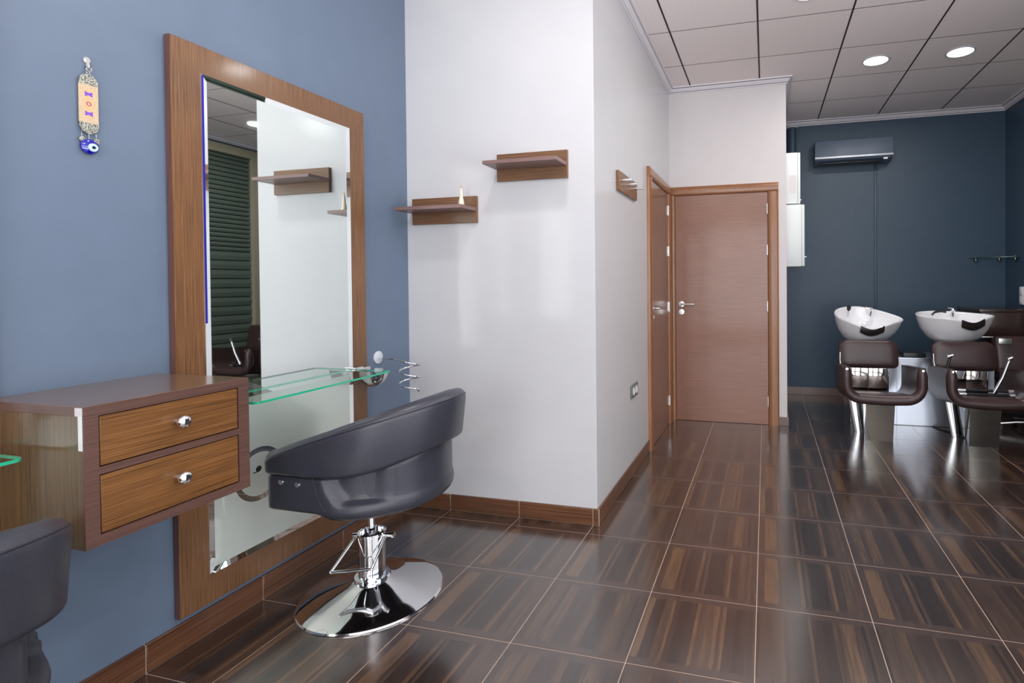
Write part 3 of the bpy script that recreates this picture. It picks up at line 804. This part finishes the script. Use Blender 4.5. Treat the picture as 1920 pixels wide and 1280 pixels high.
# ------------------------------------------------------------------ ceiling downlights
first = None
for i, (x, y) in enumerate(LAMPS):
    lab = {3: 'added ceiling downlight above the framed mirror, out of view', 4: 'added ceiling downlight over the middle of the floor, out of view',
           5: 'added unseen ceiling downlight near the left wall behind the camera', 6: 'added unseen ceiling downlight right of the camera', 7: 'added unseen ceiling downlight close to the wide shop window', 8: 'added unseen ceiling downlight close to the narrow shop window',
           0: 'round white downlight at the top edge, nearest of the three lit', 1: 'round lit downlight left of the pair before the dark wall',
           2: 'round lit downlight right of the pair before the dark wall'}.get(i, 'added round downlight in the ceiling, out of view')
    t = thing('ceiling_light', lab, 'light', (x, y, H), 0, 'round ceiling downlights')
    if i == 0:
        a = link('rim', L([(.0895, 0), (.102, -.001), (.103, -.006), (.096, -.010), (.0895, -.009), (.0895, 0)], 48, cap=False), M['silverstrip'], t, smooth=True)
        b = link('diffuser', L([(0, -.0075), (.0895, -.0075), (.0895, -.003), (0, -.003)], 48), M['lampdisc'], t)
        first = (a, b)
    else:
        for o in first:
            c = o.copy(); COL.objects.link(c); c.parent = t
    l = bpy.data.lights.new('downlight_beam', 'AREA'); l.shape = 'DISK'; l.size = .17; l.energy = LAMP_W; l.color = (1, .97, .94)
    lo = bpy.data.objects.new('downlight_beam', l); COL.objects.link(lo); lo.parent = t; lo.location = (0, 0, -.012)

# ------------------------------------------------------------------ back area
ac = thing('air_conditioner', 'slate blue wall air conditioner with silver strip on the dark back wall', 'air conditioner', (2.848, BY, 2.49))
bm = prism([(-.001, .02), (-.001, .245), (-.19, .245), (-.215, .235), (-.222, .06), (-.20, .03), (-.10, .0), (-.03, .0)], 'X', -.378, .378)
link('casing', bm, pbr('slate_ac_casing', (84, 98, 116), .4), ac, bevel=.003)
link('trim_strip', B(-.379, .379, -.2285, -.2215, .046, .066), M['silverstrip'], ac, bevel=.002)
link('louvre', B(-.34, .30, -.19, -.09, .001, .009), M['blackplastic'], ac, bevel=.002, loc=(0, 0, -.001))
link('rating_label', B(.29, .33, -.205, -.196, .012, .03), M['whiteplastic'], ac)
cd = tag(link('cable_conduit', B(3.085, 3.111, BY-.016, BY-.001, .086, 2.49), M['navy'], bevel=.002), 'narrow painted cable conduit running down the back wall from the air conditioner', 'conduit')
pp = thing('vent_pipe', 'dark blue vertical pipe with white ceiling collar beside the air conditioner', 'pipe', (2.245, BY-.055, 0))
link('pipe', T([(0, 0, 1.62), (0, 0, 2.93)], .045, 32), M['navy'], pp, smooth=True)
link('elbow', T([(0, 0, 1.62), (0, .01, 1.58), (0, .035, 1.56), (0, .053, 1.56)], .045, 32), M['navy'], pp, smooth=True)
link('ceiling_collar', L([(.046, 2.925), (.062, 2.928), (.06, 2.938), (.046, 2.944)], 32), M['cornice'], pp, smooth=True)
bx1 = thing('electrical_panel', 'upper white meter box with a paper notice, beside the door wall edge', 'panel box', (DX, 5.06, 1.945), 0)
link('case', B(.001, .10, -.10, .24, 0, .45), M['metalbox'], bx1, bevel=.003)
link('cover', B(.101, .125, -.10, .24, .002, .448), M['metalbox'], bx1, bevel=.004)
link('latch', L([(0, 0), (.006, 0), (.006, .01), (0, .012)], 14, (.125, -.06, .035), 'X'), M['satin'], bx1, smooth=True)
link('notice', B(.03, .09, -.1012, -.1002, .09, .25), M['matwhite'], bx1)
bx2 = thing('electrical_panel', 'lower larger white meter box hanging under the smaller one', 'panel box', (DX, 5.06, 1.385), 0)
link('case', B(.001, .132, -.13, .27, 0, .545), M['metalbox'], bx2, bevel=.003)
link('cover', B(.133, .157, -.13, .27, .002, .543), M['metalbox'], bx2, bevel=.004)
link('latch', L([(0, 0), (.004, 0), (.004, .012), (.009, .013), (.009, .017), (0, .018)], 14, (.157, -.07, .085), 'X'), M['satin'], bx2, smooth=True)

# glass corner shelf with clamps
gs = thing('corner_glass_shelf', 'small glass shelf with dark chrome clamps high in the right back corner', 'shelf', (RX, BY, 1.468))
poly = [(-.002, -.002), (-.33, -.002), (-.33, -.05)]+[(-.002-.33*math.cos(pi/2*k/10)*1, -.05-.28*math.sin(pi/2*k/10)) for k in range(1, 10)]+[(-.05, -.33), (-.002, -.33)]
bm = prism(poly, 'Z', 0, .008); bm.normal_update()
for f in bm.faces: f.material_index = 0 if abs(f.normal.z) > .7 else 1
link('glass_plate', bm, [M['glass'], pbr('dark_green_glass_edge', (30, 70, 70), .2)], gs)
for p in ((-.27, -.018), (-.06, -.018), (-.018, -.27)):
    link('clamp', L([(0, -.030), (.012, -.028), (.017, -.014), (.014, -.001)], 18, (p[0], p[1], 0)), M['darksteel'], gs, smooth=True)
    link('clamp_cap', L([(0, .018), (.008, .017), (.012, .0085)], 18, (p[0], p[1], 0)), M['chrome'], gs, smooth=True)
sw = thing('light_switch', 'pale two-part switch plate on the right wall at the photo edge', 'switch', (RX, 5.80, 1.10))
link('plate', B(-.010, -.001, -.04, .04, -.085, .085), M['whiteplastic'], sw, bevel=.003)
for z in (-.041, .041): link('rocker', B(-.015, -.0105, -.028, .028, z-.03, z+.03), M['whiteplastic'], sw, bevel=.002)

# dark counter in the corner
dc = thing('dark_counter', 'dark wenge counter against the right wall behind the right wash basin', 'counter', (RX, 5.86, 0))
link('counter_top', B(-.44, -.001, -.30, .29, .955, .98), M['darkwood'], dc, bevel=.002)
link('drawer_case', B(-.43, -.001, -.29, .28, .73, .954), M['darkwood'], dc)
link('drawer_front', B(-.425, -.01, -.296, -.2905, .74, .948), M['darkwood'], dc, bevel=.001)
link('lower_trim', B(-.43, -.001, -.296, .28, .715, .7295), M['satin'], dc, bevel=.001)
link('lower_cabinet', B(-.38, -.001, -.25, .26, .02, .7145), M['darkwood'], dc)
link('plinth', B(-.35, -.02, -.22, .24, 0, .0195), M['blackplastic'], dc)

# ------------------------------------------------------------------ wash units
pl = thing('steel_plinth', 'long polished steel plinth behind the two wash chairs', 'plinth', (3.24, 5.04, 0))
for i, (a, b) in enumerate(((-.56, -.186), (-.184, .19), (.192, .56))):
    link('front_panel', B(a, b, 0, .012, .004, .575), M['brushed'], pl)
link('case', B(-.56, .56, .0125, .42, 0, .57), M['darksteel'], pl)
link('top_panel', B(-.565, .565, -.005, .425, .5755, .585), M['brushed'], pl, bevel=.002)
link('drain_cover', B(-.12, .06, .05, .25, .586, .62), M['blackplastic'], pl, bevel=.006)

def wash_chair(label, loc):
    w_ = thing('wash_chair', label, 'chair', loc, 0, None)
    # pedestal
    bm = bmesh.new()
    vs = [bm.verts.new(c) for c in ((-.098, 0, 0), (.098, 0, 0), (.098, .08, 0), (-.098, .08, 0), (-.105, -.035, .290), (.105, -.035, .290), (.105, .08, .290), (-.105, .08, .290))]
    for f in ((0,3,2,1),(4,5,6,7),(0,1,5,4),(1,2,6,5),(2,3,7,6),(3,0,4,7)): bm.faces.new([vs[i] for i in f])
    link('pedestal', bm, M['darksteel'], w_)
    link('pedestal_cap', B(-.108, .108, -.038, .082, .2905, .297), M['chrome'], w_, bevel=.001)
    link('under_frame', B(-.13, .10, -.03, .04, .2975, .311), M['satin'], w_)
    for x in (-.10, -.03, .07): link('bolt', L([(0, .311), (.008, .311), (.007, .318), (0, .319)], 12, (x, -.025, 0)), M['chrome'], w_, smooth=True)
    # slanted chrome leg
    bm = bmesh.new(); rows = []
    for t in range(6):
        f = t/5.; cx = -.106-.052*f; z = .0+.33*f; wd = .048+.004*f
        rows.append([(cx+wd*math.cos(2*pi*k/20), .225+.018*math.sin(2*pi*k/20), z) for k in range(20)])
    g = grid(bm, rows, close_v=True); bm.faces.new(g[0]); bm.faces.new(g[-1][::-1])
    link('leg', bm, M['chrome'], w_, smooth=True)
    # U shell: centre line in xz, roll at the front, thinner panel behind
    hw, zt_, zb_, rc = .262, .60, .358, .105
    cl = []
    for i in range(7): cl.append((-hw-.0+.0*i, zt_-(zt_-zb_-rc)*i/6.))
    for i in range(1, 9):
        a = pi/2*i/8; cl.append((-hw+rc-rc*math.cos(a), zb_+rc-rc*math.sin(a)))
    for i in range(1, 12): cl.append((-hw+rc+(2*hw-2*rc)*i/12., zb_-.006*math.sin(pi*i/12.)))
    for i in range(0, 9):
        a = pi/2*i/8; cl.append((hw-rc+rc*math.sin(a), zb_+rc-rc*math.cos(a)))
    for i in range(1, 7): cl.append((hw, zb_+rc+(zt_-zb_-rc)*i/6.))
    link('front_roll', T([(x*1.0, -.155, z) for x, z in cl], .039, 18, rr=[.039*(.35, .78, .94, 1)[min(i, len(cl)-1-i, 3)] for i in range(len(cl))]), M['brown'], w_, smooth=True)
    n = len(cl); bm = bmesh.new(); rows = []
    def norm(i):
        a, b = cl[max(0, i-1)], cl[min(n-1, i+1)]; d = Vector((b[0]-a[0], b[1]-a[1])).normalized(); return (d.y, -d.x)
    prof = []
    for k in range(9): prof.append((.028-.006*k/8., -.15+.50*k/8.))
    for k in range(9): prof.append((-.026+.004*k/8., .35-.50*k/8.))
    for i in range(n):
        nx, nz = norm(i); x, z = cl[i]
        up = max(0, (z-zb_)/(zt_-zb_))
        row = []
        for o, yy in prof:
            drop = -.05*up*max(0, (yy+.15)/.5)
            row.append((x+nx*o, yy, z+nz*o+drop-.075*(1-up)*(yy+.15)/.5))
        rows.append(row)
    g = grid(bm, rows, close_v=True); bm.faces.new(g[0]); bm.faces.new(g[-1][::-1])
    link('seat_shell', bm, M['brown'], w_, smooth=True, autos=50)
    link('seat', cushion(.38, .34, .022, .009, 3), M['brown'], w_, loc=(0, .06, .358), smooth=True).rotation_euler = (math.radians(-8.5), 0, 0)
    for a, c in ((-.178, -.034), (-.032, .112)): link('steel_panel', B(a, c, 0, .008, 0, .225), M['steelsheet'], w_, bevel=.001, loc=(0, .268, .305)).rotation_euler = (math.radians(5), 0, 0)
    link('panel_edge', B(.113, .122, -.002, .01, 0, .225), M['darksteel'], w_, bevel=.002, loc=(0, .268, .305)).rotation_euler = (math.radians(5), 0, 0)
    for sx in (-1, 1):
        link('arm_bolt', L([(0, 0), (.011, 0), (.010, -.004), (0, -.006)], 18, (sx*hw, -.1925, .585), 'Y'), M['chrome'], w_, smooth=True)
    bk = link('backrest', round_pad(.475, .075, .235, .07), M['brown'], w_, loc=(-.018, .375, .632), smooth=True)
    bk.rotation_euler = (math.radians(-8), 0, 0)
    link('back_bracket', B(-.05, .05, .40, .43, .40, .62), M['blackplastic'], w_)
    for sx in (-1,): link('back_tube', T([(sx*.235, .28, .46), (sx*.245, .33, .58), (sx*.235, .385, .70)], .009, 10), M['chrome'], w_, smooth=True)
    return w_
W1 = wash_chair('left brown wash chair below the tilted white basin', (2.815, 4.505, 0))
W2 = dup(W1); W2.location = (3.535, 4.505, 0); W2['label'] = 'right brown wash chair with the folded black and chrome stand on it'

def basin(label, loc, tilt, roll, rz, ax, pointed, faucets, nd):
    b = thing('wash_basin', label, 'basin', loc, rz)
    nt = 72; bm = bmesh.new()
    def outline(th):
        c, s = math.cos(th), math.sin(th)
        rx = ax*(1+pointed*max(0, c)**3) ; ry = .235*(1-.42*max(0, c+.25)**1.6*.62)
        return rx*c, ry*s
    notch0 = math.radians(nd)
    def nz(th, w=.40):
        d = (th-notch0+pi) % (2*pi)-pi
        return math.exp(-(d/w)**2)
    prof = [(.36, -.235), (.54, -.222), (.72, -.18), (.87, -.112), (.955, -.045), (.985, -.008), (1.0, .004), (.985, .012), (.955, .010), (.93, -.004), (.86, -.05), (.70, -.105), (.45, -.135), (.2, -.145), (.03, -.147)]
    rows = []
    for k in range(nt):
        th = 2*pi*k/nt; ox, oy = outline(th); q = nz(th); row = []
        for s, z in prof:
            f = max(0, min(1, (s-.8)/.2)) if z > -.12 else 0
            row.append((ox*s, oy*s*(1 - .04*q*f), z-.048*q*f))
        rows.append(row)
    g = grid(bm, rows, close_u=True)
    bm.faces.new([r[0] for r in g]); bm.faces.new([r[-1] for r in g][::-1])
    bt = link('bowl', bm, M['porcelain'], b, smooth=True, autos=75)
    ex = (math.radians(tilt), math.radians(roll), 0)
    bt.rotation_euler = ex
    R3 = Matrix.Rotation(ex[1], 3, 'Y') @ Matrix.Rotation(ex[0], 3, 'X')
    def child(name, bm_, mat):
        o = link(name, bm_, mat, bt, smooth=True); return o
    # neck pad draped over the notch
    bm = bmesh.new(); rows = []
    for i in range(13):
        th = notch0+math.radians(-21+42*i/12.); ox, oy = outline(th); q = nz(th)
        row = []
        for s, z in ((.93, -.05), (.965, -.012), (.985, .014), (1.0, .016), (1.02, .004), (1.03, -.02), (1.02, -.045), (1.0, -.05), (.985, -.01), (.95, -.04)):
            row.append((ox*s, oy*s, z-.05*q+.007))
        rows.append(row)
    g = grid(bm, rows, close_v=True); bm.faces.new(g[0]); bm.faces.new(g[-1][::-1])
    child('neck_pad', bm, M['gel'])
    child('drain', L([(0, -.144), (.025, -.144), (.022, -.139), (0, -.141)], 24), M['chrome'])
    for f in faucets: f(child)
    link('neck', T([(0, .02, -.335), (0, .01, -.28), (0, 0, -.2)], .07, 24, rr=[.085, .07, .085]), M['darksteel'], b, smooth=True)
    return b
def mixer(x, y):
    def f(child):
        bm = L([(0, -.02), (.018, -.02), (.017, .03), (.021, .036), (.019, .052), (0, .056)], 20, (x, y, .0))
        tube(bm, [(x, y, .048), (x-.02, y-.02, .058), (x-.05, y-.035, .060)], .006, 8)
        tube(bm, [(x, y, .01), (x-.01, y-.04, .0), (x-.015, y-.055, -.02)], .008, 8)
        child('mixer_tap', bm, M['chrome'])
    return f
def spray(x, y):
    def f(child):
        bm = L([(0, -.05), (.013, -.05), (.011, .01), (0, .01)], 16, (x, y, 0)); child('spray_base', bm, M['chrome'])
        bm = L([(0, .01), (.012, .012), (.019, .03), (.019, .05), (.012, .058), (0, .058)], 16, (x, y, 0)); child('spray_head', bm, M['blackplastic'])
    return f
def sprayflat(x, y):
    def f(child):
        child('spray_handle', T([(x-.05, y-.02, .0), (x-.02, y, .022), (x+.03, y+.01, .03), (x+.07, y+.005, .026)], .009, 10, rr=[.008, .01, .010, .012]), M['blackplastic'])
        child('spray_hose', T([(x-.05, y-.02, .0), (x-.06, y-.03, -.05)], .006, 8), M['chrome'])
    return f
basin('left white wash basin, tipped forward to show its bowl', (2.838, 5.20, .925), 18, 5, 0, .275, .12, [mixer(.06, .13), spray(-.14, .10)], -84)
basin('right white wash basin, level, beside the dark counter', (3.535, 5.20, .94), 5, 1, 0, .29, .12, [mixer(.04, .12), sprayflat(-.10, .06)], -68)

# folded black and chrome stand on the right chair
fs = thing('folding_stand', 'folded black and chrome stand lying on the right wash chair seat', 'stand', (3.565, 4.55, .385))
for dy, dz in ((.012, .029), (-.01, .002)):
    link('bar', T([(-.19, dy, dz), (.17, dy, dz)], .011, 14), M['blackplastic'], fs, smooth=True)
    link('end_cap', T([(-.20, dy, dz), (-.135, dy, dz)], .014, 14), M['chrome'], fs, smooth=True)
    link('end_cap', T([(.15, dy, dz), (.185, dy, dz)], .014, 14), M['chrome'], fs, smooth=True)
link('strut', T([(.045, -.02, .02), (.10, -.03, .14), (.145, -.035, .28)], .010, 12), M['chrome'], fs, smooth=True)
link('strut', T([(-.280, -.035, .170), (-.250, -.035, .290)], .011, 12), M['blackplastic'], fs, smooth=True)
link('strut_cap', T([(-.266, -.035, .288), (-.232, -.035, .300)], .013, 12), M['chrome'], fs, smooth=True)
link('strut_cap', T([(.130, -.035, .275), (.160, -.035, .290)], .014, 12), M['chrome'], fs, smooth=True)

# third brown chair in the corner
tc = thing('corner_chair', 'dark brown padded chair at the right photo edge, behind the right wash chair', 'chair', (4.075, 5.02, 0), 0)
b = link('backrest', cushion(.44, .09, .34, .04, 5, .01), M['brown'], tc, loc=(0, .20, .60), smooth=True); b.rotation_euler = (math.radians(-10), 0, 0)
link('seat', cushion(.44, .42, .09, .04, 5), M['brown'], tc, loc=(0, 0, .42), smooth=True)
link('corner_plate', B(-.20, -.10, .135, .150, .705, .755), M['satin'], tc, bevel=.004)
link('gas_column', T([(0, 0, .08), (0, 0, .38)], .025, 20), M['chrome'], tc, smooth=True)
for k in range(5):
    a = 2*pi*k/5+.5
    e = (.24*math.cos(a), .24*math.sin(a))
    g_ = link('base_arm', T([(0, 0, .085), (e[0]*.5, e[1]*.5, .075), (e[0], e[1], .055)], .014, 10), M['chrome'], tc, smooth=True)
    link('caster', T([(e[0]-.012*math.sin(a), e[1]+.012*math.cos(a), .026), (e[0]+.012*math.sin(a), e[1]-.012*math.cos(a), .026)], .0255, 14), M['blackplastic'], g_, smooth=True)

# cable across the floor between the wash chairs
tag(link('power_cable', T([(3.34, 5.036, .006), (3.37, 4.95, .006), (3.435, 4.83, .006), (3.478, 4.74, .006), (3.48, 4.61, .006)], .005, 8), M['cable'], smooth=True), 'thin black cable on the floor between the two wash chairs', 'cable')
